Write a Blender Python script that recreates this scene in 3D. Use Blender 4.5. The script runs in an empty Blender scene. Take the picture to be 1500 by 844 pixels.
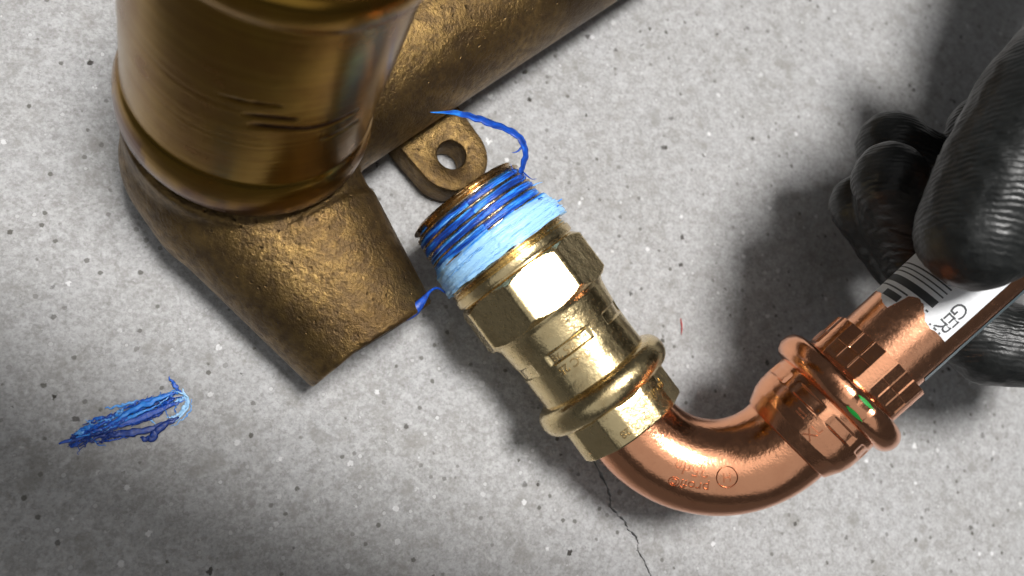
import bpy, bmesh, math, random
import numpy as np
from mathutils import Vector, Matrix, noise as mnoise
from mathutils.geometry import delaunay_2d_cdt
random.seed(7)
PI = math.pi
S = bpy.context.scene
COL = S.collection

# ------------------------------------------------------------------ camera
# pixel numbers below are those of the 1500x844 photograph; lengths are mm until mesh creation
F, CX, CY, H = 1177.0, 750.0, 422.0, 243.0
NAD = (340.0, 700.0)                       # where the plumb line under the lens falls
nb = Vector((NAD[0]-CX, -(NAD[1]-CY), -F)).normalized()
zc = -nb
xc = (Vector((1, 0, 0)) - zc*zc.x).normalized()
yc = zc.cross(xc)
M3 = Matrix((xc, yc, zc))                  # camera axes -> world axes
CAM = Vector((0, 0, H))
cd = bpy.data.cameras.new('camera'); cam = bpy.data.objects.new('camera', cd); COL.objects.link(cam)
cam.matrix_world = Matrix.Translation(CAM*0.001) @ M3.to_4x4()
cd.sensor_width = 36.0; cd.lens = 36.0*F/1500.0
cd.clip_start = 0.005; cd.clip_end = 50
cd.dof.use_dof = True; cd.dof.focus_distance = 0.226; cd.dof.aperture_fstop = 11.0
S.camera = cam

def ray(px, py): return M3 @ Vector(((px-CX)/F, -(py-CY)/F, -1.0))
def at_d(px, py, d): return CAM + ray(px, py)*d
def at_z(px, py, z):
    r = ray(px, py); return CAM + r*((z-H)/r.z)

# ------------------------------------------------------------------ light
w = bpy.data.worlds.new("World"); S.world = w; w.use_nodes = True
w.node_tree.nodes['Background'].inputs[0].default_value = (0.95, 0.97, 1.0, 1)
w.node_tree.nodes['Background'].inputs[1].default_value = 0.05
def area(name, loc, aim, sx, sy, power, col=(1, 1, 1), spread=180):
    l = bpy.data.lights.new(name, 'AREA'); l.shape = 'RECTANGLE'; l.size = sx; l.size_y = sy
    l.energy = power; l.color = col; l.spread = math.radians(spread)
    o = bpy.data.objects.new(name, l); COL.objects.link(o); o.location = loc
    d = Vector(aim)-Vector(loc); o.rotation_euler = d.to_track_quat('-Z', 'Y').to_euler(); return o
def spot(name, loc, aim, power, size, cone, blend, col=(1, 1, 1)):
    l = bpy.data.lights.new(name, 'SPOT'); l.energy = power; l.shadow_soft_size = size
    l.spot_size = math.radians(cone); l.spot_blend = blend; l.color = col
    o = bpy.data.objects.new(name, l); COL.objects.link(o); o.location = loc
    d = Vector(aim)-Vector(loc); o.rotation_euler = d.to_track_quat('-Z', 'Y').to_euler(); return o
mid = at_z(850, 330, 0)*0.001
# overhead key as nineteen spots; shared cone edge imitates the camera holder's shadow, lower left
lamp = mid+Vector((0.01, 0.06, 1.10)); edge = at_z(285, 650, 0)*0.001
dgo = (at_z(365, 515, 0)-at_z(285, 650, 0)).normalized(); aim = edge+dgo*0.9
for rr_, nn_ in ((0, 1), (0.052, 6), (0.104, 12)):
    for q in range(nn_):
        p = lamp+Vector((math.cos(q*2*PI/nn_), math.sin(q*2*PI/nn_), 0))*rr_; cone = 2*math.degrees((aim-p).angle(edge-p))
        spot('key_spot', p, aim, 70/19, 0.026, cone, 0.02, (1.0, 0.98, 0.955))
area('ceiling_lamp', mid+Vector((-0.2, 0.1, 1.5)), mid, 1.6, 1.0, 4.4, (1.0, 0.985, 0.97))

dirB = (at_z(750, 844, 0)-at_z(750, 0, 0)).normalized(); dirL = Vector((dirB.y, -dirB.x, 0))
area('copper_fill', mid+dirB*1.05+dirL*.25+Vector((0, 0, 1.0)), mid, 2.0, 1.1, 2.7, (0.97, 0.99, 1.0))  # added area fill to brighten the copper's reflections; no such window known

S.view_settings.view_transform = 'Standard'; S.view_settings.look = 'None'
S.view_settings.exposure = 0.0; S.view_settings.gamma = 1.0; S.view_settings.use_curve_mapping = False
S.render.engine = 'CYCLES'

# ------------------------------------------------------------------ materials
class NT:
    def __init__(s, name):
        s.m = bpy.data.materials.new(name); s.m.use_nodes = True
        s.t = s.m.node_tree; s.b = s.t.nodes['Principled BSDF']; s.tc = s.t.nodes.new('ShaderNodeTexCoord')
    def n(s, typ, **kw):
        x = s.t.nodes.new('ShaderNode'+typ)
        for k, v in kw.items(): setattr(x, k, v)
        return x
    def l(s, a, b): s.t.links.new(a, b)
    def vec(s, scale=(1, 1, 1), rot=(0, 0, 0), co='Object'):
        mp = s.n('Mapping'); mp.inputs['Scale'].default_value = scale; mp.inputs['Rotation'].default_value = rot
        s.l(s.tc.outputs[co], mp.inputs[0]); return mp.outputs[0]
    def noise(s, scale, detail=3, rough=.55, v=None, dist=0):
        x = s.n('TexNoise'); x.inputs['Scale'].default_value = scale; x.inputs['Detail'].default_value = detail
        x.inputs['Roughness'].default_value = rough; x.inputs['Distortion'].default_value = dist
        s.l(v if v is not None else s.tc.outputs['Object'], x.inputs['Vector']); return x.outputs[0]
    def voro(s, scale, feature='F1', v=None, rnd=1):
        x = s.n('TexVoronoi', feature=feature); x.inputs['Scale'].default_value = scale
        x.inputs['Randomness'].default_value = rnd
        s.l(v if v is not None else s.tc.outputs['Object'], x.inputs['Vector']); return x
    def ramp(s, fac, stops):
        x = s.n('ValToRGB'); e = x.color_ramp.elements
        while len(e) < len(stops): e.new(0.5)
        for k, (p, c) in enumerate(stops):
            e[k].position = p; e[k].color = (c, c, c, 1) if not hasattr(c, '__len__') else (*c, 1)
        s.l(fac, x.inputs[0]); return x.outputs[0]
    def mix(s, fac, a, b, mode='MIX'):
        x = s.n('Mix', data_type='RGBA', blend_type=mode)
        for i, v in ((0, fac), (6, a), (7, b)):
            if isinstance(v, (int, float)): x.inputs[i].default_value = v
            elif isinstance(v, tuple): x.inputs[i].default_value = (*v, 1)
            else: s.l(v, x.inputs[i])
        return x.outputs[2]
    def math(s, op, a, b=0.0):
        x = s.n('Math', operation=op)
        for i, v in ((0, a), (1, b)):
            if isinstance(v, (int, float)): x.inputs[i].default_value = v
            else: s.l(v, x.inputs[i])
        return x.outputs[0]
    def attr(s, name):
        x = s.n('Attribute', attribute_name=name); return x.outputs['Fac']
    def bump(s, h, dist, strength=1.0, prev=None):
        x = s.n('Bump'); x.inputs['Distance'].default_value = dist; x.inputs['Strength'].default_value = strength
        s.l(h, x.inputs['Height'])
        if prev is not None: s.l(prev, x.inputs['Normal'])
        s.l(x.outputs[0], s.b.inputs['Normal']); return x.outputs[0]
    def set(s, **kw):
        for k, v in kw.items():
            i = s.b.inputs[k.replace('_', ' ')]
            if isinstance(v, (int, float)): i.default_value = v
            elif isinstance(v, tuple): i.default_value = (*v, 1)
            else: s.l(v, i)
        return s

def mat_concrete():
    s = NT('concrete')
    a = s.noise(38, 4, .6); b = s.noise(380, 5, .72); c = s.noise(800, 3, .65)
    col = s.ramp(a, [(0.30, (.31, .306, .30)), (0.72, (.365, .365, .37))])
    col = s.mix(s.ramp(b, [(.46, 0.0), (.72, .6)]), col, (.52, .52, .53))
    col = s.mix(s.ramp(b, [(.26, .5), (.47, 0.0)]), col, (.22, .21, .195))
    col = s.mix(s.ramp(c, [(.30, .55), (.46, 0.0)]), col, (.20, .195, .185))
    # grains of aggregate: each cell its own grey
    wz = s.n('TexNoise'); wz.inputs['Scale'].default_value = 420; wz.inputs['Detail'].default_value = 3
    s.l(s.tc.outputs['Object'], wz.inputs['Vector'])
    ws = s.n('VectorMath', operation='SCALE'); ws.inputs['Scale'].default_value = .0042; s.l(wz.outputs['Color'], ws.inputs[0])
    wa = s.n('VectorMath', operation='ADD'); s.l(s.tc.outputs['Object'], wa.inputs[0]); s.l(ws.outputs[0], wa.inputs[1])
    v0 = s.voro(470, v=wa.outputs[0]); sep = s.n('SeparateColor'); s.l(v0.outputs['Color'], sep.inputs[0])
    col = s.mix(.30, col, s.ramp(sep.outputs[0], [(0, (.25, .245, .238)), (.5, (.365, .365, .365)), (1, (.49, .49, .50))]))
    g = s.noise(950, 3, .65); g2 = s.noise(330, 3, .7); g3 = s.noise(120, 4, .65)
    col = s.mix(s.ramp(g, [(.52, 0.0), (.68, .32)]), col, (.58, .58, .59)); col = s.mix(s.ramp(g, [(.32, .38), (.47, 0.0)]), col, (.19, .185, .175))
    col = s.mix(s.ramp(g2, [(.57, 0.0), (.68, .40)]), col, (.53, .53, .535)); col = s.mix(s.ramp(g2, [(.31, .40), (.43, 0.0)]), col, (.19, .185, .172))
    col = s.mix(s.ramp(g3, [(.30, .55), (.46, 0.0)]), col, (.23, .222, .205))
    def specks(scale, size, keep, colr, strength, warp):
        vv = s.n('VectorMath', operation='ADD'); nz = s.n('TexNoise'); nz.inputs['Scale'].default_value = warp
        s.l(s.tc.outputs['Object'], nz.inputs['Vector'])
        sc = s.n('VectorMath', operation='SCALE'); sc.inputs['Scale'].default_value = .16/scale
        s.l(nz.outputs['Color'], sc.inputs[0]); s.l(s.tc.outputs['Object'], vv.inputs[0]); s.l(sc.outputs[0], vv.inputs[1])
        v = s.voro(scale, v=vv.outputs[0]); q = s.n('SeparateColor'); s.l(v.outputs['Color'], q.inputs[0])
        m1 = s.ramp(v.outputs['Distance'], [(size*.7, 1.0), (size, 0.0)])
        m2 = s.ramp(q.outputs[0], [(keep, 0.0), (min(1, keep+.04), 1.0)])
        m3 = s.ramp(q.outputs[1], [(0, .55), (1, 1.0)])
        mm = s.math('MULTIPLY', s.math('MULTIPLY', m1, m2), s.math('MULTIPLY', m3, strength))
        return mm, colr
    h = c
    for args in ((92, .095, .22, (.055, .05, .045), 1.0, 900), (150, .13, .38, (.085, .08, .07), .95, 1500), (260, .21, .34, (.11, .105, .095), .9, 1500),
                 (58, .07, .62, (.045, .045, .04), .95, 700), (70, .20, .66, (.21, .205, .19), .5, 500), (60, .075, .72, (.80, .80, .80), .95, 800),
                 (150, .15, .66, (.72, .72, .73), .85, 1200), (260, .19, .62, (.66, .66, .67), .75, 1500)):
        mm, cc = specks(*args); col = s.mix(mm, col, cc)
    s.set(Base_Color=col, Roughness=.82); s.b.inputs['Specular IOR Level'].default_value = .25
    hh = s.math('ADD', s.math('MULTIPLY', b, .7), s.math('MULTIPLY', c, .5))
    s.bump(hh, .0010, .7)
    return s.m

def mat_cast():
    s = NT('cast_bronze')
    big = s.noise(45, 3, .55); mid_ = s.noise(330, 4, .65); fine = s.noise(1000, 4, .7); grit = s.noise(2300, 2, .5)
    v = s.n('VectorMath', operation='ADD'); q = s.n('TexNoise'); q.inputs['Scale'].default_value = 800; s.l(s.tc.outputs['Object'], q.inputs['Vector'])
    sc = s.n('VectorMath', operation='SCALE'); sc.inputs['Scale'].default_value = .0012; s.l(q.outputs['Color'], sc.inputs[0])
    s.l(s.tc.outputs['Object'], v.inputs[0]); s.l(sc.outputs[0], v.inputs[1])
    pits = s.voro(560, v=v.outputs[0]); pq = s.n('SeparateColor'); s.l(pits.outputs['Color'], pq.inputs[0])
    keep = s.ramp(pq.outputs[0], [(.76, 0.0), (.9, 1.0)])
    pit = s.math('MULTIPLY', s.ramp(pits.outputs['Distance'], [(.10, 1.0), (.30, 0.0)]), keep)
    col = s.ramp(big, [(.32, (.095, .058, .022)), (.6, (.255, .163, .060))])
    col = s.mix(s.ramp(mid_, [(.38, .75), (.60, 0.0)]), col, (.085, .055, .030))
    col = s.mix(s.math('MULTIPLY', pit, .7), col, (.045, .03, .016))
    s.set(Base_Color=col, Metallic=.95, Roughness=s.ramp(mid_, [(.3, .50), (.7, .35)]))
    h = s.math('ADD', s.math('MULTIPLY', pit, -.55), s.math('ADD', s.math('MULTIPLY', mid_, .9), s.math('ADD', s.math('MULTIPLY', fine, .75), s.math('MULTIPLY', grit, .22))))
    s.bump(h, .0006, .75)
    return s.m

def mat_machined():
    s = NT('turned_bronze')
    pat = s.attr('patina'); go = s.attr('gouge')
    st = s.noise(1, 3, .6, s.vec((22, 22, 900))); blot = s.noise(55, 3, .6)
    col = s.ramp(st, [(.15, (.23, .125, .017)), (.7, (.36, .21, .038))])
    col = s.mix(s.ramp(blot, [(.42, 0.0), (.7, .7)]), col, (.22, .09, .018))
    col = s.mix(pat, col, (.13, .062, .04))
    col = s.mix(go, col, (.045, .02, .012))
    s.set(Base_Color=col, Metallic=1.0, Roughness=s.mix(go, s.ramp(blot, [(.3, .17), (.7, .30)]), (.6, .6, .6)))
    s.bump(st, .00012, .7)
    return s.m

def mat_brass(name, col, dark, rough, lump=.00022, tarn=.5):
    s = NT(name)
    n1 = s.noise(120, 4, .6); n2 = s.noise(700, 3, .6); n3 = s.noise(1600, 2, .5)
    c = s.mix(s.ramp(n1, [(.48, 0.0), (.75, tarn)]), col, dark)
    c = s.mix(s.ramp(n2, [(.58, 0.0), (.75, tarn*.7)]), c, dark)
    s.set(Base_Color=c, Metallic=1.0, Roughness=s.ramp(n2, [(.3, rough*.8), (.7, rough*1.35)]))
    p = s.bump(s.math('ADD', n2, s.math('MULTIPLY', n1, .5)), lump, .7)
    s.bump(n3, .00006, .6, p)
    return s.m

def mat_tape():
    s = NT('blue_thread_tape')
    f = s.attr('light'); k = s.noise(900, 3, .6)
    col = s.ramp(s.math('ADD', f, s.math('MULTIPLY', s.math('SUBTRACT', k, .5), .35)),
                 [(0.05, (.004, .03, .20)), (.35, (.006, .085, .52)), (.62, (.03, .27, .80)), (.95, (.34, .61, .90))])
    s.set(Base_Color=col, Roughness=.42)
    s.b.inputs['Subsurface Weight'].default_value = .0
    s.bump(k, .00025, .6)
    return s.m

def mat_plain(name, col, rough=.5, metal=0.0, nscale=0, ndist=0, var=0.0):
    s = NT(name); s.set(Base_Color=col, Roughness=rough, Metallic=metal)
    if nscale:
        k = s.noise(nscale, 3, .6); s.bump(k, ndist, .7)
        if var: s.set(Base_Color=s.mix(s.ramp(k, [(.35, 0.0), (.75, var)]), col, tuple(x*.45 for x in col)))
    return s.m

def mat_glove():
    s = NT('black_nitrile')
    q = s.n('TexWave', wave_type='BANDS', bands_direction='Y'); q.inputs['Scale'].default_value = 230
    q.inputs['Distortion'].default_value = 4.2; q.inputs['Detail'].default_value = 2.0; q.inputs['Detail Scale'].default_value = 1.2
    s.l(s.vec((1, 1, 1), (0, 0, math.radians(12))), q.inputs['Vector'])
    area_ = s.ramp(s.noise(48, 2, .5), [(.36, .12), (.60, 1.0)])
    k = s.noise(420, 3, .6); k2 = s.noise(90, 3, .6)
    h = s.math('ADD', s.math('MULTIPLY', s.math('MULTIPLY', q.outputs['Fac'], area_), .32), s.math('ADD', s.math('MULTIPLY', k, .45), s.math('MULTIPLY', k2, 1.3)))
    col = s.ramp(k, [(.3, (.006, .007, .007)), (.75, (.015, .016, .0155))])
    s.set(Base_Color=col, Roughness=s.ramp(k2, [(.3, .36), (.7, .50)]))
    s.b.inputs['Specular IOR Level'].default_value = .42
    s.bump(h, .00055, .8)
    return s.m

MAT = dict(concrete=mat_concrete(), cast=mat_cast(), turned=mat_machined(),
           brass=mat_brass('yellow_brass', (.78, .62, .34), (.40, .26, .11), .22, .00012),
           thread=mat_brass('tarnished_brass', (.50, .36, .20), (.13, .07, .04), .24, .0001, .7),
           copper=mat_brass('bright_copper', (.94, .44, .245), (.70, .27, .14), .16, .00005, .3),
           copper_mark=mat_brass('stamped_copper', (.62, .235, .12), (.42, .15, .075), .30, .00006, .4),  # letters darker than the elbow: oxide residue plus relief shade put into colour
           brass_mark=mat_brass('stamped_brass', (.46, .33, .16), (.24, .15, .06), .30, .00006, .5),  # brass letters likewise: relief shade put into a darker tone
           pipe=mat_brass('copper_tube', (.94, .46, .265), (.72, .30, .16), .21, .00006, .25),
           tape=mat_tape(), glove=mat_glove(),
           paper=mat_plain('white_paper', (.74, .75, .77), .6, 0, 1500, .00008, .12),
           ink=mat_plain('black_ink', (.045, .047, .05), .55),
           strip=mat_plain('grey_strip', (.10, .135, .15), .35),
           green=mat_plain('green_paint', (.01, .22, .03), .4),
           red=mat_plain('red_fibre', (.45, .03, .03), .7))

# ------------------------------------------------------------------ object helpers
def mesh_obj(name, verts, faces, mat, parent=None, smooth=True, attrs=None, midx=None):
    me = bpy.data.meshes.new(name)
    me.from_pydata([tuple(Vector(v)*0.001) for v in verts], [], faces)
    for m in (mat if isinstance(mat, (list, tuple)) else [mat]): me.materials.append(m)
    if smooth: me.polygons.foreach_set('use_smooth', [True]*len(me.polygons))
    if midx: me.polygons.foreach_set('material_index', midx)
    for k, vals in (attrs or {}).items():
        a = me.attributes.new(k, 'FLOAT', 'POINT'); a.data.foreach_set('value', vals)
    me.update()
    o = bpy.data.objects.new(name, me); COL.objects.link(o)
    if parent: o.parent = parent; o.matrix_parent_inverse = Matrix.Translation(parent.location).inverted()
    return o
def root_of(o):
    while o.parent: o = o.parent
    return o
def thing(name, label, cat, loc):
    o = bpy.data.objects.new(name, None); COL.objects.link(o); o.location = Vector(loc)*0.001
    o.empty_display_size = .01; o['label'] = label; o['category'] = cat; return o
def sharp(o, deg):
    o.data.set_sharp_from_angle(angle=math.radians(deg)); return o
def fix_normals(o):
    bm = bmesh.new(); bm.from_mesh(o.data); bmesh.ops.recalc_face_normals(bm, faces=bm.faces); bm.to_mesh(o.data); bm.free(); return o

class Ax:
    """a straight pipe axis; t and r are counted in photo pixels at the axis' own distance"""
    def __init__(s, O, A, k):
        s.O, s.A, s.k = Vector(O), Vector(A).normalized(), k
        c = (CAM - s.O); c -= s.A*c.dot(s.A); s.e1 = c.normalized(); s.e2 = s.A.cross(s.e1)
    def pt(s, t, r, th): return s.O + s.A*(t*s.k) + (s.e1*math.cos(th)+s.e2*math.sin(th))*(r*s.k)
    def pix(s, px, py, r):
        """(t, th) where the view ray of a photo pixel meets the cylinder of radius r"""
        d = ray(px, py).normalized(); o = CAM - s.O
        d2 = d - s.A*d.dot(s.A); o2 = o - s.A*o.dot(s.A); R = r*s.k
        a, b, c = d2.dot(d2), 2*o2.dot(d2), o2.dot(o2)-R*R
        disc = max(0.0, b*b-4*a*c); q = (-b-math.sqrt(disc))/(2*a); p = o+d*q
        return p.dot(s.A)/s.k, math.atan2(p.dot(s.e2), p.dot(s.e1))

def grid(ax, ts, nth, rfun, th0=0, th1=2*PI):
    """tube surface; rfun(t, th) -> radius in px"""
    closed = abs((th1-th0)-2*PI) < 1e-6; n = nth if closed else nth+1
    V, Fc = [], []
    for t in ts:
        for j in range(n):
            th = th0+(th1-th0)*j/nth; V.append(ax.pt(t, rfun(t, th), th))
    for i in range(len(ts)-1):
        for j in range(nth):
            a, b = i*n+j, i*n+(j+1) % n if closed else i*n+j+1
            Fc.append((a, b, b+n, a+n))
    return V, Fc, n
def prof(pts):
    T = [p[0] for p in pts]; R = [p[1] for p in pts]
    return lambda t: float(np.interp(t, T, R))
def lathe(ax, pts, nth, shape=None):
    """pts: (t, r) outline (t need not grow); shape(r, th, t) may change r"""
    V, Fc = [], []
    for t, r in pts:
        for j in range(nth):
            th = 2*PI*j/nth; V.append(ax.pt(t, shape(r, th, t) if shape else r, th))
    for i in range(len(pts)-1):
        for j in range(nth):
            a, b = i*nth+j, i*nth+(j+1) % nth; Fc.append((a, b, b+nth, a+nth))
    return V, Fc
def poly_r(th, n, phase, apothem):
    q = (th-phase) % (2*PI/n) - PI/n          # corner at th = phase
    return apothem/math.cos(q)
def angdiff(a, b): return (a-b+PI) % (2*PI)-PI
def sstep(a, b, x):
    x = min(1, max(0, (x-a)/(b-a))); return x*x*(3-2*x)

def tube_path(pts, radii, nseg=8, flat=1.0, up=None, caps=True):
    V, Fc = [], []; n = len(pts); pts = [Vector(p) for p in pts]
    ref = Vector(up) if up else Vector((0.13, 0.21, 1))
    for i, p in enumerate(pts):
        d = (pts[min(i+1, n-1)]-pts[max(i-1, 0)]).normalized()
        a = d.cross(ref).normalized(); b = a.cross(d).normalized()
        for j in range(nseg):
            th = 2*PI*j/nseg; V.append(p+(a*math.cos(th)+b*(math.sin(th)*flat))*radii[i])
    for i in range(n-1):
        for j in range(nseg):
            q, w2 = i*nseg+j, i*nseg+(j+1) % nseg; Fc.append((q, w2, w2+nseg, q+nseg))
    if caps:
        Fc.append(tuple(range(nseg-1, -1, -1))); Fc.append(tuple(range((n-1)*nseg, n*nseg)))
    return V, Fc
def spline(pts, n):
    """Catmull-Rom through points"""
    P = [Vector(p) for p in pts]; P = [2*P[0]-P[1]]+P+[2*P[-1]-P[-2]]; out = []
    m = len(P)-3
    for k in range(n):
        u = k/(n-1)*m; i = min(int(u), m-1); t = u-i
        a, b, c, d = P[i:i+4]
        out.append(0.5*((2*b)+(c-a)*t+(2*a-5*b+4*c-d)*t*t+(3*b-a-3*c+d)*t**3))
    return out
def join(lists):
    V, Fc = [], []
    for v, f in lists:
        o = len(V); V += v; Fc += [tuple(i+o for i in q) for q in f]
    return V, Fc

def remeshed(name, shapes, mat, voxel, smooth_it, parent, extra=None):
    """one continuous skin around overlapping closed shapes"""
    V, Fc = join(shapes); tmp = mesh_obj(name+'_tmp', V, Fc, mat); fix_normals(tmp)
    r = tmp.modifiers.new('r', 'REMESH'); r.mode = 'VOXEL'; r.voxel_size = voxel*0.001
    s = tmp.modifiers.new('s', 'SMOOTH'); s.iterations = smooth_it; s.factor = .5
    dg = bpy.context.evaluated_depsgraph_get(); dg.update()
    me = bpy.data.meshes.new_from_object(tmp.evaluated_get(dg)); me.name = name
    bpy.data.objects.remove(tmp)
    if extra: extra(me)
    me.polygons.foreach_set('use_smooth', [True]*len(me.polygons))
    if not me.materials: me.materials.append(mat)
    o = bpy.data.objects.new(name, me); COL.objects.link(o)
    if parent: o.parent = parent; o.matrix_parent_inverse = Matrix.Translation(parent.location).inverted()
    return o
def capsule(p0, r0, p1, r1, n=24, rings=7):
    p0, p1 = Vector(p0), Vector(p1); d = (p1-p0); L = d.length; d.normalize()
    pts, rad = [], []
    for k in range(rings):
        a = -PI/2+PI/2*(k+.15)/(rings-.85+.0); pts.append(p0+d*(math.sin(a)*r0)); rad.append(max(.02, math.cos(a)*r0))
    for k in range(rings):
        a = PI/2*(k)/(rings-.85); pts.append(p1+d*(math.sin(a)*r1)); rad.append(max(.02, math.cos(a)*r1))
    ref = Vector((1, 0, 0)) if abs(d.x) < .8 else Vector((0, 1, 0)); a_ = d.cross(ref).normalized(); b_ = a_.cross(d)
    V, Fc = [], []
    for p, r in zip(pts, rad):
        for j in range(n): V.append(p+(a_*math.cos(2*PI*j/n)+b_*math.sin(2*PI*j/n))*r)
    for i in range(len(pts)-1):
        for j in range(n): q, w2 = i*n+j, i*n+(j+1) % n; Fc.append((q, w2, w2+n, q+n))
    Fc.append(tuple(range(n-1, -1, -1))); Fc.append(tuple(range((len(pts)-1)*n, len(pts)*n)))
    return V, Fc
def frustum(p0, r0, p1, r1, n=64): return tube_path([p0, p1], [r0, r1], n)

# ------------------------------------------------------------------ floor with a real crack
def build_floor():
    px = [(850, 630), (862, 655), (872, 680), (881, 697), (889, 712), (894, 727), (893, 741), (903, 752), (914, 763), (920, 775),
          (931, 786), (935, 796), (933, 806), (941, 818), (948, 832), (955, 847), (962, 880), (985, 925), (990, 980)]
    pts = []
    for i in range(len(px)-1):
        a, b = at_z(*px[i], 0), at_z(*px[i+1], 0)
        for k in range(5):
            p = a.lerp(b, k/5); pts.append(p+Vector((random.gauss(0, .14), random.gauss(0, .14), 0)))
    n = len(pts); L, R = [], []
    for i, p in enumerate(pts):
        d = (pts[min(i+2, n-1)]-pts[max(i-2, 0)]).normalized(); q = Vector((-d.y, d.x, 0))
        wd = .62*(0.2+1.0*random.random()**1.5)*min(1, i/8+.15)*(1-.5*i/n)*(.7+.6*mnoise.noise(Vector((i*.23, 0, 0))))+.05
        L.append(p+q*wd); R.append(p-q*wd)
    slot = L+R[::-1]
    if sum(p.x*q.y-q.x*p.y for p, q in zip(slot, slot[1:]+slot[:1])) < 0: slot = slot[::-1]
    B = 900; outer = [Vector((-B, -B, 0)), Vector((B, -B, 0)), Vector((B, B, 0)), Vector((-B, B, 0))]
    co = [p.to_2d() for p in outer+slot]
    m = len(slot)
    res = delaunay_2d_cdt(co, [], [list(range(4)), list(range(4, 4+m))], 0, 1e-5)
    vo, fo, of = res[0], res[2], res[5]
    V = [Vector((v.x, v.y, 0)) for v in vo]; Fc = [tuple(f) for f, o in zip(fo, of) if 1 not in o]
    b0 = len(V)
    for i in range(n): V += [L[i], R[i], (L[i]+R[i])/2+Vector((0, 0, -2.6))]
    for i in range(n-1):
        a, c = b0+3*i, b0+3*(i+1); Fc += [(a, c, c+2, a+2), (a+1, a+2, c+2, c+1)]
    o = mesh_obj('floor', V, Fc, MAT['concrete'], smooth=False)
    bm = bmesh.new(); bm.from_mesh(o.data)
    for f in bm.faces:
        if abs(f.normal.z) > .9 and f.normal.z < 0: f.normal_flip()
    bm.to_mesh(o.data); bm.free()
    o.location = (-.3717, -.2931, -.03137); o.data.transform(Matrix.Translation((.3717, .2931, .03137)))
    o['kind'] = 'structure'; o['label'] = 'pale grey speckled concrete floor with a thin crack'
build_floor()

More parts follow.
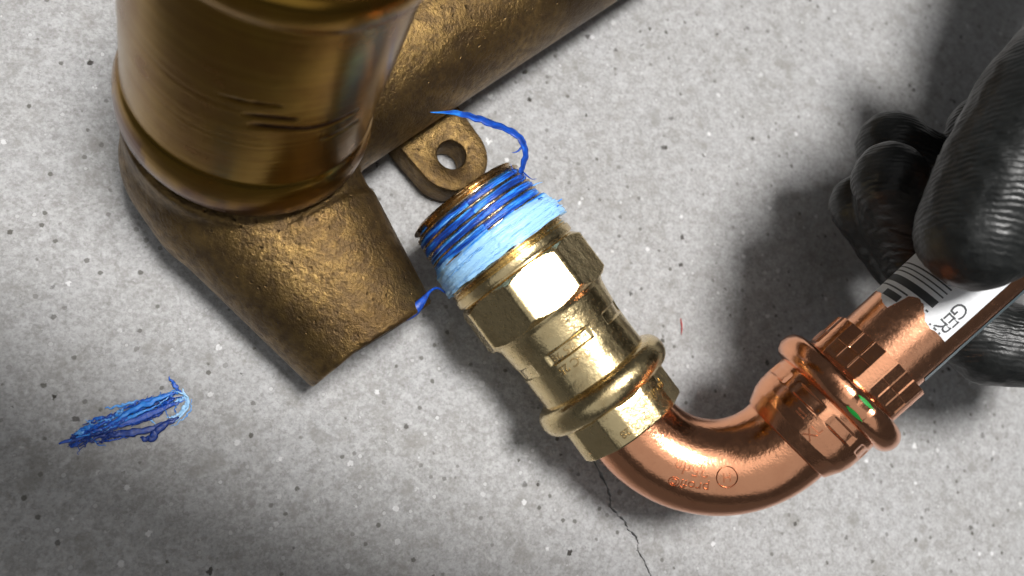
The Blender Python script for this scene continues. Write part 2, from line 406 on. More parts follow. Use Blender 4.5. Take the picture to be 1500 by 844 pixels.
# ------------------------------------------------------------------ bronze tee
def build_tee():
    Sx = at_z(362, 165, 40); Sx.z = 0
    root = thing('bronze_tee', 'large cast bronze pipe tee with upright turned socket lying on the concrete', 'pipe tee', Sx)
    up = lambda z: Sx+Vector((0, 0, z))
    E = at_z(546, 494, 21); e0 = up(22)
    dirE = (E-e0-Vector((0, 0, 5))); LE = dirE.length; dirE.normalize()
    Rn = at_z(850, -92, 24); dirR = (Rn-up(24)); dirR.z = 0; dirR.normalize()
    a0 = up(24)
    lf = -dirR
    KS = .945; P0, P1 = at_d(371, 116, 207*KS), at_d(412, -100, 165*KS)
    axd = (P1-P0).normalized(); bz = lambda z: P0+axd*z
    shapes = [frustum(up(4), 24, up(12), 31), frustum(up(10), 31, bz(-20), 29.8), frustum(up(6)+lf*2, 31, bz(-15.5), 30.2),
              frustum(e0+lf*8+dirE*6-Vector((0, 0, 4)), 26.0, e0+dirE*LE, 20.6), capsule(e0+lf*8-Vector((0, 0, 4)), 26.0, e0+lf*8+dirE*10-Vector((0, 0, 4)), 25.6, 40, 12), capsule(e0+lf*4+Vector((0, 0, 2)), 26, bz(-32), 27),
              frustum(e0-Vector((0, 0, 4)), 25, e0+dirE*LE*.55, 22.0), frustum(e0+dirE*LE*.45, 23.0, e0+dirE*LE, 20.6),
              frustum(a0, 25, a0+dirR*70, 24.5), frustum(a0+dirR*60, 24.5, a0+dirR*260, 24.5)]
    body = remeshed('cast_body', shapes, MAT['cast'], .85, 4, root)
    ax = Ax(e0+dirE*LE, dirE, 1.0)
    V, Fc = lathe(ax, [(-2, 16.0), (-.6, 17.5), (.2, 17.0), (.2, 16), (-22, 16), (-22, .1)], 72)
    sharp(fix_normals(mesh_obj('branch_mouth', V, Fc, MAT['turned'], root, attrs={'patina': [.8]*len(V), 'gouge': [0.0]*len(V)})), 40)
    # mounting lug
    hc = at_z(662, 226, 12.5); dl = Vector((-dirR.y, dirR.x, 0)); 
    if dl.dot(dirE) < 0: dl = -dl
    pl = []; wd = 12.2
    for k in range(33):
        a = -PI/2+PI*k/32; pl.append((math.sin(a)*wd, max(0, math.cos(a))*wd))
    pl = [(-wd*1.12, -30)]+pl+[(wd*1.12, -30)]
    n = len(pl); nh = 40; hr = 4.6
    bm = bmesh.new()
    def P(x, y, z): return (hc.xy.to_3d()+dirR*x+dl*y+Vector((0, 0, z)))*0.001
    zs = [(1.0, -1.2), (2.2, 0), (11.0, 0), (12.2, -.5), (12.6, -1.5)]
    def off(x, y, o):
        l = math.hypot(x, max(y, 0)) if y > 0 else abs(x)
        f = (l+o)/l if l > 1e-6 else 1
        return (x*f, y*f if y > 0 else y)
    rings = [[bm.verts.new(P(*off(x, y, o), z)) for x, y in pl] for z, o in zs]
    for a, b in zip(rings, rings[1:]):
        for j in range(n-1): bm.faces.new((a[j], a[j+1], b[j+1], b[j]))
    hz = [(12.6, hr+1.1), (12.2, hr+.3), (11.4, hr), (1.0, hr)]
    hr_ = [[bm.verts.new(P(math.sin(2*PI*j/nh)*r, math.cos(2*PI*j/nh)*r, z)) for j in range(nh)] for z, r in hz]
    for a, b in zip(hr_, hr_[1:]):
        for j in range(nh): bm.faces.new((a[j], a[(j+1) % nh], b[(j+1) % nh], b[j]))
    for top, hl in ((rings[-1], hr_[0]), (rings[0], hr_[-1])):
        ed = []
        for j in range(n): 
            e = bm.edges.get((top[j], top[(j+1) % n])) or bm.edges.new((top[j], top[(j+1) % n])); ed.append(e)
        for j in range(nh): ed.append(bm.edges.get((hl[j], hl[(j+1) % nh])))
        bmesh.ops.triangle_fill(bm, use_beauty=True, use_dissolve=False, edges=ed)
    bmesh.ops.recalc_face_normals(bm, faces=bm.faces)
    me = bpy.data.meshes.new('mounting_lug'); bm.to_mesh(me); bm.free(); me.materials.append(MAT['cast'])
    me.polygons.foreach_set('use_smooth', [True]*len(me.polygons)); me.set_sharp_from_angle(angle=math.radians(35))
    o = bpy.data.objects.new('mounting_lug', me); COL.objects.link(o); o.parent = root
    o.matrix_parent_inverse = Matrix.Translation(root.location).inverted()
    # turned upright socket (lower ring, barrel, lip)
    az = Ax(P0, axd, KS)
    V, Fc = [], []; pat, gou = [], []
    outline = [(-18, 30.5), (-15, 31.9), (-13.0, 32.7), (-9, 33.0), (-5.5, 32.9), (-2.0, 32.2), (-.5, 31.7), (0, 31.3)]
    z = 0.0
    while z < 57: z += .5; outline.append((z, 31.2))
    outline += [(57.6, 31.5), (58.6, 32.3), (60.5, 32.9), (64, 32.9), (65.6, 32.3), (66.4, 31.5), (72, 31.4), (82, 31.4), (83, 30.6), (83, 26.5), (0, 26.5), (0, .1)]
    nth = 360
    gs = [(28.5, -4, 21, .6), (25.0, -1, 50, .7), (19.0, 30, 54, .5), (33, -14, 14, .35)]
    for (z, r) in outline:
        for j in range(nth):
            th = 2*PI*j/nth; thd = math.degrees(angdiff(th, 0)); p = az.pt(z, 1, th)
            g = 0.0
            for gz, t0, t1, wz in gs:
                if t0 < thd < t1 and 0 < z < 57:
                    m = sstep(t0, t0+8, thd)*(1-sstep(t1-4, t1, thd)); zz = gz+.5*math.sin(thd*.16)
                    g = max(g, m*(1-sstep(wz*.6, wz*1.5, abs(z-zz))))
            e = -9.3+1.3*mnoise.noise(Vector((math.cos(th)*2.2, math.sin(th)*2.2, 3.1)))+.8*mnoise.noise(Vector((math.cos(th)*9, math.sin(th)*9, .4)))
            if thd < -38 and thd > -75: e += 5.5*sstep(-38, -44, thd)*(1-sstep(-68, -75, thd))
            pp = 1-sstep(e-.5, e+.5, z)
            pat.append(pp*.95); gou.append(g)
            V.append(az.pt(z, r-.35*g, th))
    for i in range(len(outline)-1):
        for j in range(nth):
            a, b = i*nth+j, i*nth+(j+1) % nth; Fc.append((a, b, b+nth, a+nth))
    sharp(fix_normals(mesh_obj('turned_socket', V, Fc, MAT['turned'], root, attrs={'patina': pat, 'gouge': gou})), 38)
build_tee()

# ------------------------------------------------------------------ the pressed pipe run held in the hand
P_A, P_B, P_C = at_d(872, 558, 231), at_d(680, 290, 231), at_d(1222, 590, 224)
PN = (P_A-P_B).cross(P_C-P_B).normalized()
if PN.dot(CAM-P_A) < 0: PN = -PN
def onp(px, py):
    r = ray(px, py); q = (P_A-CAM).dot(PN)/r.dot(PN); return CAM+r*q
def kof(p): return (M3.transposed() @ (p-CAM)).z*-1/F
d1 = (.597, .803); T0 = (678, 290)
o1 = onp(*T0); o1b = onp(T0[0]+d1[0]*415, T0[1]+d1[1]*415)
AX1 = Ax(o1, o1b-o1, (o1b-o1).length/415)
AC, AR = (1047, 533), 151
d2 = (.74, -.672); E2 = (AC[0]+AR*.672, AC[1]+AR*.74)
o2 = onp(*E2); o2b = onp(E2[0]+d2[0]*300, E2[1]+d2[1]*300)
AX2 = Ax(o2, o2b-o2, (o2b-o2).length/300)

FIT = thing('press_fitting_run', 'brass threaded adapter with blue tape pressed to copper elbow and labelled copper pipe', 'pipe fitting', at_z(872, 558, 0))

def wrapped_text(name, txt, ax, t, th, size, depth, rot, r, mat, parent, rfun=None, bold=True):
    """raised lettering bent round a cylinder; rot turns the reading direction in the (th, t) plane"""
    cu = bpy.data.curves.new('f', 'FONT'); cu.body = txt; cu.size = size; cu.extrude = depth
    cu.align_x = 'CENTER'; cu.align_y = 'CENTER'; cu.resolution_u = 3; cu.offset = .02*size if bold else 0.0
    o = bpy.data.objects.new('f', cu); COL.objects.link(o)
    dg = bpy.context.evaluated_depsgraph_get(); dg.update()
    me = bpy.data.meshes.new_from_object(o.evaluated_get(dg)); bpy.data.objects.remove(o)
    bm = bmesh.new(); bm.from_mesh(me)
    bmesh.ops.triangulate(bm, faces=bm.faces)
    bmesh.ops.subdivide_edges(bm, edges=[e for e in bm.edges if e.calc_length() > size*.22], cuts=1)
    c, s_ = math.cos(rot), math.sin(rot)
    V = []
    bm.verts.ensure_lookup_table()
    for v in bm.verts:
        u, q = v.co.x*c-v.co.y*s_, v.co.x*s_+v.co.y*c
        tt, hh = t+q, th+u/r
        V.append(ax(tt, (rfun(tt, hh) if rfun else r)+v.co.z, hh) if callable(ax) else ax.pt(tt, (rfun(tt, hh) if rfun else r)+v.co.z, hh))
    Fc = [tuple(x.index for x in f.verts) for f in bm.faces]; bm.free(); bpy.data.meshes.remove(me)
    return V, Fc

def build_brass():
    ax = AX1
    # --- body between nut and bead, with the rectangular recesses
    recs = []
    (ta, tha), (tb, thb) = ax.pix(803, 527, 86), ax.pix(866, 488, 86)
    tc_, thc_, hw, ht = (ta+tb)/2, (tha+thb)/2, abs(thb-tha)/2, 8.5
    base = prof([(200, 98), (210, 95), (216, 91.5), (232, 89.5), (262, 86.5), (300, 86), (322, 87)])
    def rb(t, th):
        r = base(t); ph = angdiff(th, thc_); ph = (ph+PI/6) % (PI/3) - PI/6 if False else ph
        q = (ph+math.radians(34)) % math.radians(68)-math.radians(34)
        m = (1-sstep(hw-.02, hw+.02, abs(q)))*(1-sstep(ht-1, ht+1, abs(t-tc_)))
        r += .5*mnoise.noise(Vector((t*.03, math.cos(th)*2, math.sin(th)*2)))
        return r-3.0*m
    ts = list(np.linspace(202, 324, 82)); V, Fc, n = grid(ax, ts, 240, rb)
    body = fix_normals(mesh_obj('brass_adapter', V, Fc, MAT['brass'], FIT)); sharp(body, 50)
    txt = [wrapped_text('x', 'DN25 28', ax, tc_, thc_, 17, 1.2, 0, 86, None, None, lambda t, h: 83.2),
           wrapped_text('x', 'XL-C 25', ax, tc_+20, thc_+.05, 17, 1.1, 0, 86, None, None, lambda t, h: base(t)+.1)]
    V, Fc = join(txt); mesh_obj('raised_lettering', V, Fc, MAT['brass_mark'], body, smooth=False)
    # --- neck ring with the thread's run-out ridges
    pr = [(96, 92), (104, 92), (106, 97), (108, 95), (111, 98), (113, 96), (116, 99), (118, 97.5), (120, 100.5), (129, 101), (131, 100), (131.5, 97), (134, 96.5), (136, 97)]
    V, Fc = lathe(ax, pr, 160); sharp(fix_normals(mesh_obj('neck_ring', V, Fc, MAT['brass'], body)), 35)
    # --- eight-sided nut
    phase = ax.pix(781, 471, 108)[1]
    ts = sorted(set(list(np.linspace(134, 144, 11))+list(np.linspace(144, 199, 24))+list(np.linspace(199, 209, 11))))
    def rn(t, th):
        p = min(poly_r(th, 8, phase, 100.6), 107.6); ch = min(98+1.05*(t-134), 99+1.0*(209-t)+1)
        lump = .28*mnoise.noise(Vector((t*.07, math.cos(th)*7, math.sin(th)*7)))+.10*mnoise.noise(Vector((t*.2, math.cos(th)*20, math.sin(th)*20)))
        return min(p, ch)+lump
    V, Fc, n = grid(ax, ts, 320, rn)
    for ring, rr in ((0, 88), (len(ts)-1, 88)):
        b = len(V); V += [ax.pt(ts[ring], rr, 2*PI*j/n) for j in range(n)]
        Fc += [(ring*n+j, ring*n+(j+1) % n, b+(j+1) % n, b+j) for j in range(n)]
    sharp(fix_normals(mesh_obj('wrench_nut', V, Fc, MAT['brass'], body)), 16)
    # --- O-ring bead
    pr = [(316, 84)]
    for k in range(25):
        a = PI*k/24; pr.append((341-21.5*math.cos(a), 86.5+21*math.sin(a)**.8))
    pr.append((366, 84))
    V, Fc = lathe(ax, pr, 200, lambda r, th, t: r+(.5*mnoise.noise(Vector((t*.05, math.cos(th)*3, math.sin(th)*3))) if r > 90 else 0))
    fix_normals(mesh_obj('press_bead', V, Fc, MAT['brass'], body))
    # --- pressed collar, faceted
    ph2 = ax.pix(925, 590, 86)[1]
    def rc(r, th, t):
        if r < 80: return r
        return min(r, poly_r(th, 7, ph2+PI/7, r*.965), r)
    pr = [(361, 84.5), (363, 86), (367, 86.3)]+[(367+3*k, 86.3) for k in range(1, 15)]+[(412, 86.2), (414, 85), (414.6, 83.5), (414.6, 74.2), (405, 74.2)]
    V, Fc = lathe(ax, pr, 224, rc)
    col = sharp(fix_normals(mesh_obj('press_collar', V, Fc, MAT['brass'], body)), 25)
    tq, thq = ax.pix(925, 596, 85); rr = lambda t, h: min(86.3, poly_r(h, 7, ph2+PI/7, 86.3*.965))
    tx = [wrapped_text('x', 'profipress', ax, 382, thq-.35, 19, 1.2, 0, 85, None, None, rr), wrapped_text('x', 'PN16 28', ax, 399, thq+.1, 15, 1.1, 0, 85, None, None, rr)]
    V, Fc = join(tx); mesh_obj('raised_lettering', V, Fc, MAT['brass_mark'], body, smooth=False)
    # --- male pipe thread: a real helix
    pitch = 13.5
    rt = prof([(0, 91), (118, 101)])
    def rth(t, th):
        ph = (t/pitch-th/(2*PI)) % 1.0; saw = abs(ph-.5)*2            # 1 at crest, 0 at root
        saw = min(1, max(0, (saw-.08)/.80)); r = rt(t)-8.5*(1-saw)
        return min(r, 84+1.6*t if t < 7 else 999) if t < 7 else r
    ts = [0]+list(np.linspace(.8, 116, 150)); V, Fc, n = grid(ax, ts, 160, rth)
    b = len(V)
    for t_, r_ in ((0.0, 72), (4, 70), (200, 70)): V += [ax.pt(t_, r_, 2*PI*j/n) for j in range(n)]
    Fc += [(j, (j+1) % n, b+(j+1) % n, b+j) for j in range(n)]
    for q in range(2): Fc += [(b+q*n+j, b+q*n+(j+1) % n, b+(q+1)*n+(j+1) % n, b+(q+1)*n+j) for j in range(n)]
    sharp(fix_normals(mesh_obj('male_thread', V, Fc, MAT['thread'], body)), 40)
    # --- blue thread-sealing tape packed in the thread
    ts = list(np.linspace(9, 106, 130)); nth = 420; lt = []
    def nz(*a): return mnoise.noise(Vector(a))
    def rtape(t, th):
        ct, st = math.cos(th), math.sin(th); h = th/(2*PI); sh = t-h*pitch
        along = nz(sh*.16, ct*2.2, st*2.2); fine = nz(sh*.55, ct*4.5+7, st*4.5); fl = nz(sh*.9+40, ct*9, st*9)
        thick = sstep(56, 78, t+9*along)
        r = rt(t)-.8+1.6*along+1.2*fine+.5*fl+thick*(4.8-.3*fine)
        ph = (t/pitch-h) % 1.0; r += (1-thick)*(-2.6*abs(ph-.5)*2-.2)
        if t < 20: r -= (20-t)*.55+3*max(0, nz(ct*3, st*3, 5))
        bul = sstep(.7, 1.15, -angdiff(th, 0))*(1-sstep(1.7, 2.2, -angdiff(th, 0)))*sstep(70, 88, t); r += bul*(4.5+3*fine+2*fl)
        if t > 98: r += (t-98)*.25*nz(ct*6, st*6, 9)
        return r
    V, Fc, n = grid(ax, ts, nth, rtape)
    for t in ts:
        for j in range(nth):
            th = 2*PI*j/nth; ct, st = math.cos(th), math.sin(th); sh = t-th/(2*PI)*pitch
            v = .20+.75*nz(sh*.22+11, ct*1.6, st*1.6)+.5*nz(sh*.7+3, ct*3, st*3)
            k = sstep(54, 76, t+9*nz(sh*.2, ct*2, st*2)); lt.append(min(1, max(0, v*(1-k)+k*(.98+.14*nz(sh*.5, ct*2.5, st*2.5)))))
    # ragged end edge
    for e_i, sgn in ((len(ts)-1, 1), (0, -1)):
        for j in range(nth):
            th = 2*PI*j/nth; V[e_i*nth+j] = V[e_i*nth+j]+ax.A*(2.6*nz(math.cos(th)*5, math.sin(th)*5, e_i)+1.0*nz(math.cos(th)*17, math.sin(th)*17, 2))*ax.k
    b = len(V)
    for t_, r_ in ((105.5, 93), ): V += [ax.pt(t_, r_, 2*PI*j/nth) for j in range(nth)]; lt += [.9]*nth
    L = (len(ts)-1)*nth; Fc += [(L+j, L+(j+1) % nth, b+(j+1) % nth, b+j) for j in range(nth)]
    tape = fix_normals(mesh_obj('thread_tape', V, Fc, MAT['tape'], FIT, attrs={'light': lt}))
    # wound strands lying on top
    for k in range(30):
        light = random.random() < .5
        t0 = random.uniform(72, 104) if light else random.uniform(14, 72)
        th0 = random.uniform(-1.7, 1.2); ln = random.uniform(.5, 1.6); npt = 26; pts, rad = [], []
        drift = random.uniform(-1.2, 3.5)
        rmax = random.uniform(.5, 1.15)
        for i in range(npt):
            u = i/(npt-1); th = th0+ln*u; t = t0+pitch*ln*u/(2*PI)+drift*u+1.1*nz(k, u*5, 2)
            pts.append(ax.pt(t, rtape(t, th)+.25+.5*nz(k*3, u*8, 1)+(1.8*u**6 if k % 5 == 0 else 0), th)); rad.append(max(.05, rmax*math.sin(PI*(.04+.92*u))**.5)*ax.k)
        V, Fc = tube_path(pts, rad, 6, .55, ax.e1)
        lv = random.uniform(.8, 1.1) if light else random.choice((.12, .25, .45, .62, .7))
        mesh_obj('wound_strand', V, Fc, MAT['tape'], tape, attrs={'light': [lv+.12*random.uniform(-1, 1) for _ in V]})
    # frayed tips along the far edge
    for k in range(8):
        th = -random.uniform(.95, 1.75); t = random.uniform(8, 100); p = ax.pt(t, rtape(t, th)-.5, th)
        out = (ax.pt(t, 200, th)-p).normalized(); sd = Vector((random.gauss(0, .5), random.gauss(0, .5), random.gauss(0, .5)))
        ln = random.uniform(1.0, 3.2); pts = spline([p, p+(out*.5+sd*.3)*ln, p+(out*.7+sd)*ln], 8)
        V, Fc = tube_path(pts, [.28*(1-i/8.5) for i in range(8)], 5, .5)
        mesh_obj('frayed_tip', V, Fc, MAT['tape'], tape, attrs={'light': [random.uniform(.2, .75)]*len(V)})
    # the loose curl and the stray end under the branch
    curl = [(757, 268, 226), (764, 248, 224), (770, 226, 222), (764, 206, 221), (748, 192, 221), (722, 182, 222), (694, 172, 222), (665, 165, 223), (631, 165, 224)]
    pts = spline([at_d(*c) for c in curl], 60); rad = []; lv = []
    for i in range(60):
        u = i/59; rad.append((.6+.95*max(0, math.sin(PI*min(1, u*.9)))**.7)*(1-.8*sstep(.82, 1, u))*(1+.25*nz(i*.3, 4, 1)))
        pts[i] = pts[i]+Vector((nz(i*.4, 0, 0), nz(i*.4, 5, 0), nz(i*.4, 0, 7)))*.25
    V, Fc = tube_path(pts, rad, 8, .24, zc)
    lv = [.22+.35*nz((i//8)*.25, (i % 8)*.8, 0)+.35*sstep(.72, 1, (i//8)/59) for i in range(len(V))]
    cur = mesh_obj('loose_strand', V, Fc, MAT['tape'], tape, attrs={'light': lv})
    for (a, b_, c_) in (((766, 214, 221), (758, 222, 220), (750, 224, 219)), ((762, 262, 225), (752, 250, 222), (748, 240, 220)), ((766, 252, 225), (778, 262, 222), (786, 262, 221)), ((757, 262, 225), (770, 270, 224), (776, 282, 224))):
        pts = spline([at_d(*a), at_d(*b_), at_d(*c_)], 10)
        V, Fc = tube_path(pts, [.4*(1-i/11) for i in range(10)], 5, .5, zc); mesh_obj('loose_strand', V, Fc, MAT['tape'], tape, attrs={'light': [.25]*len(V)})
    st = [(654, 430, 228), (641, 422, 224), (630, 427, 221), (619, 441, 219), (606, 455, 218), (584, 471, 219)]
    pts = spline([at_d(*c) for c in st], 30)
    V, Fc = tube_path(pts, [.35+1.2*sstep(.35, .8, i/29)*(1-.6*sstep(.85, 1, i/29)) for i in range(30)], 8, .5, zc)
    mesh_obj('loose_strand', V, Fc, MAT['tape'], tape, attrs={'light': [.16+.25*nz(i*.3, 0, 0) for i in range(len(V))]})
build_brass()

def build_copper():
    # --- bend swept along the arc
    a0, a1 = math.atan2(623-533, 926-1047), math.atan2(E2[1]-AC[1], E2[0]-AC[0])
    path = []
    for s in (-34, -22, -10): path.append(onp(926+d1[0]*s, 623+d1[1]*s))
    N = 90
    for k in range(N+1):
        a = a0+(a1-a0)*k/N; path.append(onp(AC[0]+AR*math.cos(a), AC[1]+AR*math.sin(a)))
    for s in (4, 8, 12): path.append(onp(E2[0]+d2[0]*s, E2[1]+d2[1]*s))
    n = len(path); nth = 160; k = AX2.k
    fr = []
    for i, p in enumerate(path):
        A = (path[min(i+1, n-1)]-path[max(i-1, 0)]).normalized(); c = CAM-p; c -= A*c.dot(A); e1 = c.normalized(); fr.append((p, A, e1, A.cross(e1)))
    lens = [0.0]
    for i in range(1, n): lens.append(lens[-1]+(path[i]-path[i-1]).length/k)
    V, Fc = [], []
    def rel(i, th): return 73.2+.35*mnoise.noise(Vector((i*.06, math.cos(th)*2, math.sin(th)*2)))
    for i, (p, A, e1, e2) in enumerate(fr):
        for j in range(nth):
            th = 2*PI*j/nth; V.append(p+(e1*math.cos(th)+e2*math.sin(th))*(rel(i, th)*k))
    for i in range(n-1):
        for j in range(nth): a, b = i*nth+j, i*nth+(j+1) % nth; Fc.append((a, b, b+nth, a+nth))
    bend = fix_normals(mesh_obj('copper_elbow', V, Fc, MAT['copper'], FIT))
    def bend_pt(t, r, th):
        i = int(np.clip(np.searchsorted(lens, t)-1, 0, n-2)); f = (t-lens[i])/(lens[i+1]-lens[i])
        P0, P1 = fr[i], fr[i+1]
        return P0[0].lerp(P1[0], f)+(P0[2].lerp(P1[2], f)*math.cos(th)+P0[3].lerp(P1[3], f)*math.sin(th))*(r*k)
    def bend_pix(px, py):
        best = None
        for i in range(3, n-3):
            for q in range(-40, 61):
                th = q*.03; p = fr[i][0]+(fr[i][2]*math.cos(th)+fr[i][3]*math.sin(th))*(73.2*k)
                c = M3.transposed() @ (p-CAM); dd = (CX+F*c.x/-c.z-px)**2+(CY-F*c.y/-c.z-py)**2
                if best is None or dd < best[0]: best = (dd, lens[i], th)
        return best[1], best[2]
    # raised size marks (they read upside-down from the camera)
    tx = []
    tA, thA = bend_pix(1014, 688); tx.append(wrapped_text('x', '25dn', bend_pt, tA, thA, 27, 1.3, -PI/2, 73.2, None, None, lambda t, h: 73.3, False))
    tB, thB = bend_pix(1010, 712); tx.append(wrapped_text('x', 'profi©', bend_pt, tB, thB, 21, 1.1, -PI/2, 73.2, None, None, lambda t, h: 73.3, False))
    tC, thC = bend_pix(1004, 663); tx.append(wrapped_text('x', '28x1', bend_pt, tC, thC, 20, 1.1, -PI/2, 73.2, None, None, lambda t, h: 73.3, False))
    tD, thD = bend_pix(1065, 700); tx.append(wrapped_text('x', 'H', bend_pt, tD, thD, 19, 1.2, -PI/2, 73.2, None, None, lambda t, h: 73.3, False))
    ring = []
    for q in range(41):
        a = 2*PI*q/40; ring.append(bend_pt(tD+15.5*math.cos(a), 73.6, thD+15.5*math.sin(a)/73.2))
    tx.append(tube_path(ring, [.9*k]*41, 6, 1))
    V, Fc = join(tx); mesh_obj('raised_lettering', V, Fc, MAT['copper_mark'], bend, smooth=False)
    ax = AX2
    # --- socket with slots
    t1, h1 = ax.pix(1183, 583, 88); t2, h2 = ax.pix(1227, 631, 88); per = abs(h2-h1)
    per = max(per, .75)
    base = prof([(2, 73), (3.5, 76.5), (6, 77.5), (14, 81), (26, 86.5), (40, 89.5), (60, 90.5), (96, 89)])
    def rs(t, th):
        q = (angdiff(th, h1)+per/2) % per-per/2
        m = (1-sstep(per*.35-.07, per*.35+.05, abs(q)))*(1-sstep(6.5, 10.5, abs(t-t1)))
        return base(t)-2.9*m+.6*mnoise.noise(Vector((t*.05, math.cos(th)*3, math.sin(th)*3)))
    V, Fc, _ = grid(ax, list(np.linspace(2, 96, 100)), 240, rs)
    soc = sharp(fix_normals(mesh_obj('press_socket', V, Fc, MAT['copper'], FIT)), 50)
    tx = [wrapped_text('x', 'II', ax, t1-22, h1+.12, 22, .8, PI/2, 86, None, None, lambda t, h: base(t)+.2, False),
          wrapped_text('x', 'XL', ax, t1-30, h1+.45, 22, .8, PI/2, 86, None, None, lambda t, h: base(t)+.2, False)]
    V, Fc = join(tx); mesh_obj('raised_lettering', V, Fc, MAT['copper_mark'], soc, smooth=False)
    pr = [(84, 86)]
    for q in range(25):
        a = PI*q/24; pr.append((108-22*math.cos(a), 87+23*math.sin(a)**.75))
    pr.append((134, 80))
    gt, gh = ax.pix(1279, 580, 103)
    def rbd(r, th, t):
        if r < 90: return r
        flat = 1-sstep(.10, .17, abs(angdiff(th, gh)))
        return r-3.2*flat+.6*mnoise.noise(Vector((t*.05, math.cos(th)*3, math.sin(th)*3)))
    V, Fc = lathe(ax, pr, 220, rbd); bead = fix_normals(mesh_obj('press_bead', V, Fc, MAT['copper'], soc))
    # green indicator: two crescents either side of the pressed crest
    for tm in (97, 119):
        V, Fc = [], []
        for i in range(15):
            u = i/14*2-1; hh = gh+u*.15; wdt = 5.5*(1-u*u)+.1
            for q in (-1, -.33, .33, 1):
                t = tm+q*wdt*.5; s_ = math.sqrt(max(0, 1-((t-108)/22)**2)); V.append(ax.pt(t, rbd(87+23*s_**.75, hh, t)+.5, hh))
        for i in range(14):
            for q in range(3): a = i*4+q; Fc.append((a, a+1, a+5, a+4))
        mesh_obj('green_mark', V, Fc, MAT['green'], soc)
    # --- hexagonally pressed collar with two rows of jaw marks
    hc = ax.pix(1306, 524, 80)[1]
    def rcol(t, th):
        p = min(poly_r(th, 6, hc, 77.0), 82.5)
        cell = PI/3/4; q = (angdiff(th, hc)+cell/2) % (PI/3); i = int(q/cell); f = q/cell-i
        edge = min(f, 1-f)*cell*80; row = 0 if t < 161 else 1
        line = (1-sstep(.5, 1.3, edge))*sstep(137, 139, t)
        if i == 0: return p
        sunk = (.9 if (i+row) % 2 else .3)*sstep(.6, 2.2, edge)*sstep(137, 140, t)*(1-(1-sstep(.5, 1.5, abs(t-161)))*.9)
        return p-sunk+.3*line
    ts = list(np.linspace(131, 190, 84)); V, Fc, nn = grid(ax, ts, 480, rcol)
    b = len(V); V += [ax.pt(190.6, 70.5, 2*PI*j/nn) for j in range(nn)]; L = (len(ts)-1)*nn
    Fc += [(L+j, L+(j+1) % nn, b+(j+1) % nn, b+j) for j in range(nn)]
    sharp(fix_normals(mesh_obj('press_collar', V, Fc, MAT['copper'], soc)), 22)
    # --- pipe
    rp = 69.5
    V, Fc = lathe(ax, [(150, rp), (190, rp), (300, rp), (520, rp), (640, rp), (640, rp-5), (200, rp-5)], 128)
    pipe = sharp(fix_normals(mesh_obj('copper_pipe', V, Fc, MAT['pipe'], FIT)), 40)
    # torn paper label with bars and letters, all printed on one curved sheet
    rl = rp+.55
    tear_px = [(1291, 429), (1291, 434), (1292, 441), (1299, 451), (1306, 447), (1315, 443), (1331, 434), (1345, 436), (1353, 446), (1355, 470), (1362, 481), (1372, 487), (1384, 501)]
    tear = sorted((ax.pix(x, y, rl)[1], ax.pix(x, y, rl)[0]) for x, y in tear_px)
    # extend round the hidden side
    hmax = ax.pix(1384, 501, rl)[1]; hmin = -1.9
    TH = [hmin]+[q[0] for q in tear]; TT = [tear[0][1]]+[q[1] for q in tear]
    def torn(h): return float(np.interp(h, TH, TT))+1.3*mnoise.noise(Vector((h*14, 0, 0)))+.6*mnoise.noise(Vector((h*40, 3, 0)))
    tEnd = 470; V, Fc, mi = [], [], []; NH, NT_ = 150, 90
    for i in range(NH+1):
        h = hmin+(hmax-hmin)*i/NH; tt = torn(h)
        for j in range(NT_+1): V.append(ax.pt(tt+(tEnd-tt)*j/NT_, rl, h))
    for i in range(NH):
        for j in range(NT_): a = i*(NT_+1)+j; Fc.append((a, a+1, a+NT_+2, a+NT_+1)); mi.append(0)
    bar_px = [(1393, 425, 2.4), (1386, 430, 2.0), (1379.5, 435, 2.2), (1367, 444, 12), (1354.5, 453, 2.6), (1345, 461, 11), (1330, 472, 3), (1318, 480, 4), (1310, 487, 6)]
    hb = ax.pix(1393, 430, rl)[1]-.03
    for x, y, wd in bar_px:
        t = ax.pix(x, y, rl)[0]; h0 = None; q = 110
        for i in range(q):
            ha, hb_ = -1.65+(hb+1.65)*i/q, -1.65+(hb+1.65)*(i+1)/q
            if torn(ha)+1 > t-wd/2 or torn(hb_)+1 > t-wd/2: continue
            b = len(V); V += [ax.pt(t-wd/2, rl+.12, ha), ax.pt(t+wd/2, rl+.12, ha), ax.pt(t+wd/2, rl+.12, hb_), ax.pt(t-wd/2, rl+.12, hb_)]
            Fc.append((b, b+1, b+2, b+3)); mi.append(1)
    for ch, x, y in (('G', 1405, 455), ('E', 1393.5, 468), ('R', 1380.5, 478)):
        t, h = ax.pix(x, y, rl); v, f = wrapped_text('x', ch, ax, t, h, 31, .02, -PI/2, rl, None, None, lambda a, c: rl+.14, False)
        b = len(V); V += v; Fc += [tuple(z+b for z in q) for q in f]; mi += [1]*len(f)
    t, h = ax.pix(1369.5, 482, rl); v, f = wrapped_text('x', 'I', ax, t, h-.02, 31, .02, -PI/2, rl, None, None, lambda a, c: rl+.14, False)
    b = len(V); V += v; Fc += [tuple(z+b for z in q) for q in f]; mi += [1]*len(f)
    mesh_obj('paper_label', V, Fc, [MAT['paper'], MAT['ink']], pipe, smooth=False, midx=mi)
    # narrow grey strip along the pipe's lower flank
    hf = ax.pix(1345, 550, rp)[1]
    V, Fc, _ = grid(ax, [205, 300, 400, 520], 14, lambda t, th: rp+.9, 1.22, 1.8)
    mesh_obj('flank_strip', V, Fc, MAT['strip'], pipe)
build_copper()

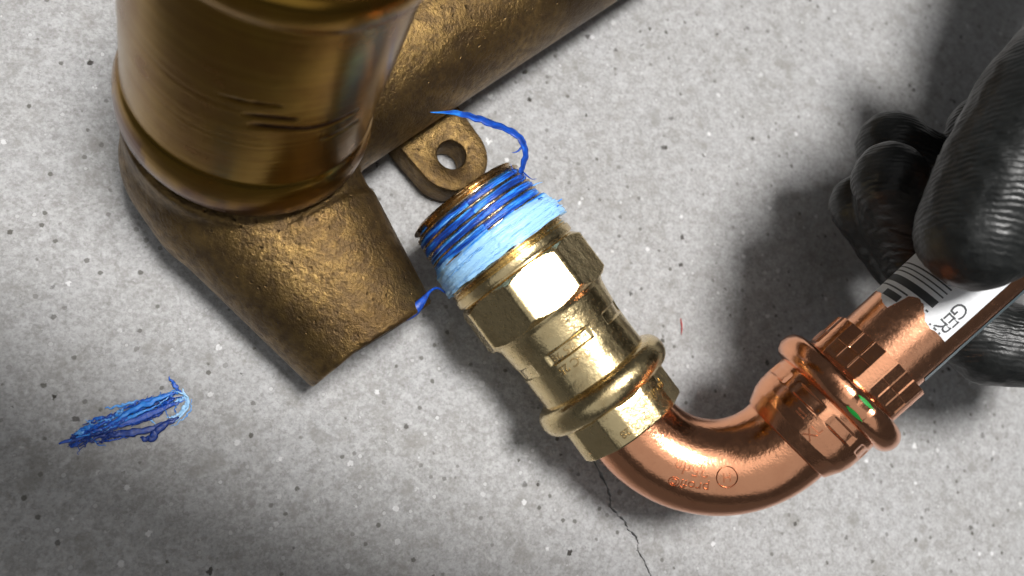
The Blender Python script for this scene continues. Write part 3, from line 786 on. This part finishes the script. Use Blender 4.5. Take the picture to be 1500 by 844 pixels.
# ------------------------------------------------------------------ gloved hand: one continuous skin
def build_hand():
    palm = at_d(1850, 250, 240)
    root = thing('gloved_hand', 'hand in black wrinkled rubber glove gripping the copper pipe', 'hand', at_z(1700, 300, 0))
    sh = []
    def chain(pts):
        for (a, b) in zip(pts, pts[1:]):
            sh.append(capsule(at_d(*a[:3]), a[3], at_d(*b[:3]), b[3]))
    chain([(1432, 340, 194, 14.2), (1472, 258, 192, 15.2), (1530, 150, 190, 15.6), (1640, 30, 198, 16.5), (1720, 20, 215, 19)])        # thumb
    chain([(1304, 263, 230, 10.7), (1322, 335, 243, 11.2), (1395, 455, 249, 11.2), (1450, 508, 247, 12.4), (1620, 510, 244, 12.5), (1780, 300, 236, 15)])   # first finger, under the pipe
    chain([(1265, 300, 249, 10.0), (1322, 385, 263, 10), (1430, 480, 266, 10.5), (1600, 520, 262, 11.5), (1790, 280, 248, 15)])   # second finger
    chain([(1306, 214, 256, 11.2), (1372, 262, 264, 11.6), (1470, 330, 268, 11), (1640, 350, 264, 12.5), (1780, 190, 250, 15)])     # third finger
    chain([(1446, 190, 254, 12), (1490, 215, 258, 13), (1620, 220, 262, 12), (1760, 100, 245, 15)])                              # little finger
    sh.append(capsule(at_d(1760, 280, 238), 18, at_d(1740, 30, 226), 22))
    sh.append(capsule(at_d(1640, -60, 228), 16, at_d(1760, 120, 232), 20))
    sh.append(capsule(at_d(1760, 60, 230), 25, at_d(1900, -200, 228), 26))
    sh.append(capsule(at_d(1890, -190, 228), 27, at_d(2300, -800, 220), 34))
    sh.append(capsule(at_d(1395, 300, 258), 13, at_d(1530, 130, 250), 17)); sh.append(capsule(at_d(1530, 130, 250), 17, at_d(1700, 60, 235), 20))
    def wrinkle(me):
        nv = len(me.vertices); co = np.empty(nv*3); me.vertices.foreach_get('co', co); co = co.reshape(-1, 3)
        nr = np.empty(nv*3); me.vertex_normals.foreach_get('vector', nr); nr = nr.reshape(-1, 3)
        for i in range(nv):
            if co[i][0] > .5: continue
            p = Vector(co[i])*1000; co[i] += nr[i]*(.0007*mnoise.noise(p*.075)+.0002*mnoise.noise(p*.22)+.00028*mnoise.noise(Vector((p.x*.12, p.y*.55, p.z*.3))))
        me.vertices.foreach_set('co', co.ravel()); print('glove verts', nv)
    remeshed('glove', sh, MAT['glove'], .9, 6, root, wrinkle)
build_hand()

# ------------------------------------------------------------------ scrap of blue tape on the floor
def build_scrap():
    root = thing('tape_scrap', 'torn scrap of shredded blue tape lying on the concrete', 'tape scrap', at_z(190, 615, 0))
    def strand(px, r0, z, light, flat=.3, name='strand'):
        pts = spline([at_z(x, y, zz) for (x, y), zz in zip(px, z)], 34); rad = []
        sd = random.random()*50
        for i in range(34):
            u = i/33; rad.append(max(.08, r0*math.sin(PI*(.03+.94*u))**.7*(1+.5*mnoise.noise(Vector((i*.33, sd, 0))))))
            pts[i] += Vector((mnoise.noise(Vector((i*.3, sd, 1))), mnoise.noise(Vector((i*.3, sd, 5))), .5*mnoise.noise(Vector((i*.3, sd, 9)))))*.6
        rad = [q_*.72 for q_ in rad]; V, Fc = tube_path(pts, rad, 8, flat*.8, (0, 0, 1))
        mesh_obj(name, V, Fc, MAT['tape'], root, attrs={'light': [light+.16*mnoise.noise(Vector((i*.11, sd, 0))) for i in range(len(V))]})
    strand([(87, 651), (130, 636), (185, 620), (240, 598), (262, 588)], 1.3, [.5, .8, 1.2, 1.4, 1.0], .22, .2)
    strand([(140, 641), (175, 636), (215, 630), (255, 614)], 1.4, [.5, .8, 1.0, .8], .10, .22)
    strand([(150, 630), (180, 610), (215, 589), (256, 573)], 1.2, [1, 1.6, 2.2, 2.2], .40, .25)
    strand([(165, 622), (195, 600), (230, 586), (257, 572)], .9, [1.6, 2.2, 2.8, 2.6], .55)
    strand([(205, 641), (222, 642), (238, 624), (262, 612)], 1.3, [.6, 1.0, 1.4, .8], .06)
    strand([(100, 646), (160, 627), (200, 607), (235, 594)], .6, [.8, 1.4, 2.0, 2.2], .60)
    strand([(248, 553), (254, 561), (259, 570), (266, 578)], .6, [.8, 1.0, 1.0, .6], .35)
    strand([(257, 574), (272, 580), (276, 595), (262, 612), (248, 622)], .5, [1.5, 1.2, .8, .8, .6], .95)
    strand([(280, 585), (279, 600), (268, 614), (250, 626)], .25, [.6, .6, .5, .4], .75)
    strand([(268, 570), (274, 590), (262, 606), (244, 612)], .8, [.4, .4, .3, .3], .92, .08)
    strand([(225, 604), (245, 596), (262, 588), (272, 578)], .9, [.4, .4, .3, .3], .85, .08)
    rq = random.Random(5)
    for k in range(16):
        x = rq.uniform(120, 270); y = 646-(x-100)*.40+rq.uniform(-16, 20); a = rq.uniform(0, PI); l = rq.uniform(9, 24)
        q = rq.uniform(-9, 9); strand([(x-l*math.cos(a), y+l*math.sin(a)), (x+q, y+q*.6), (x+l*math.cos(a), y-l*math.sin(a))], rq.uniform(.2, .34), [.35, rq.uniform(.5, 2.4), .35], rq.choice((.1, .3, .5, .8)), .6, 'frayed_fibre')
    rnd = random.Random(11)
    for k in range(52):
        u = rnd.random(); x = 105+u*150; yc_ = 645-(x-105)*.40; sp = 6+17*math.sin(PI*min(1, u*1.05))
        y = yc_+rnd.uniform(-1, 1)*sp; a = .40+rnd.uniform(-.4, .35)*u**.5; l = rnd.uniform(10, 38)*(.6+.4*math.sin(PI*u))*min(1, .25+(x-100)/70)
        lo = rnd.choice((.0, .03, .08, .14, .22, .3)) if y > yc_-4 else rnd.choice((.12, .25, .4, .5, .7))
        zt = rnd.uniform(.5, 1.9)
        strand([(x-l, y+a*l), (x, y+rnd.uniform(-2, 2)), (x+l*.85, y-a*l*.85)], rnd.uniform(.22, .75), [.45, zt, .5+.6*zt], lo, .45, 'frayed_fibre')
build_scrap()
def build_fleck():
    pts = spline([at_z(997, 466, .2), at_z(999, 478, .5), at_z(998, 491, .2)], 10)
    V, Fc = tube_path(pts, [.08, .18, .22, .25, .2, .22, .25, .2, .12, .08], 6, .7)
    o = mesh_obj('red_fibre', V, Fc, MAT['red']); o['label'] = 'tiny red fibre lying on bare concrete right of the brass collar'; o['category'] = 'fibre'
build_fleck()
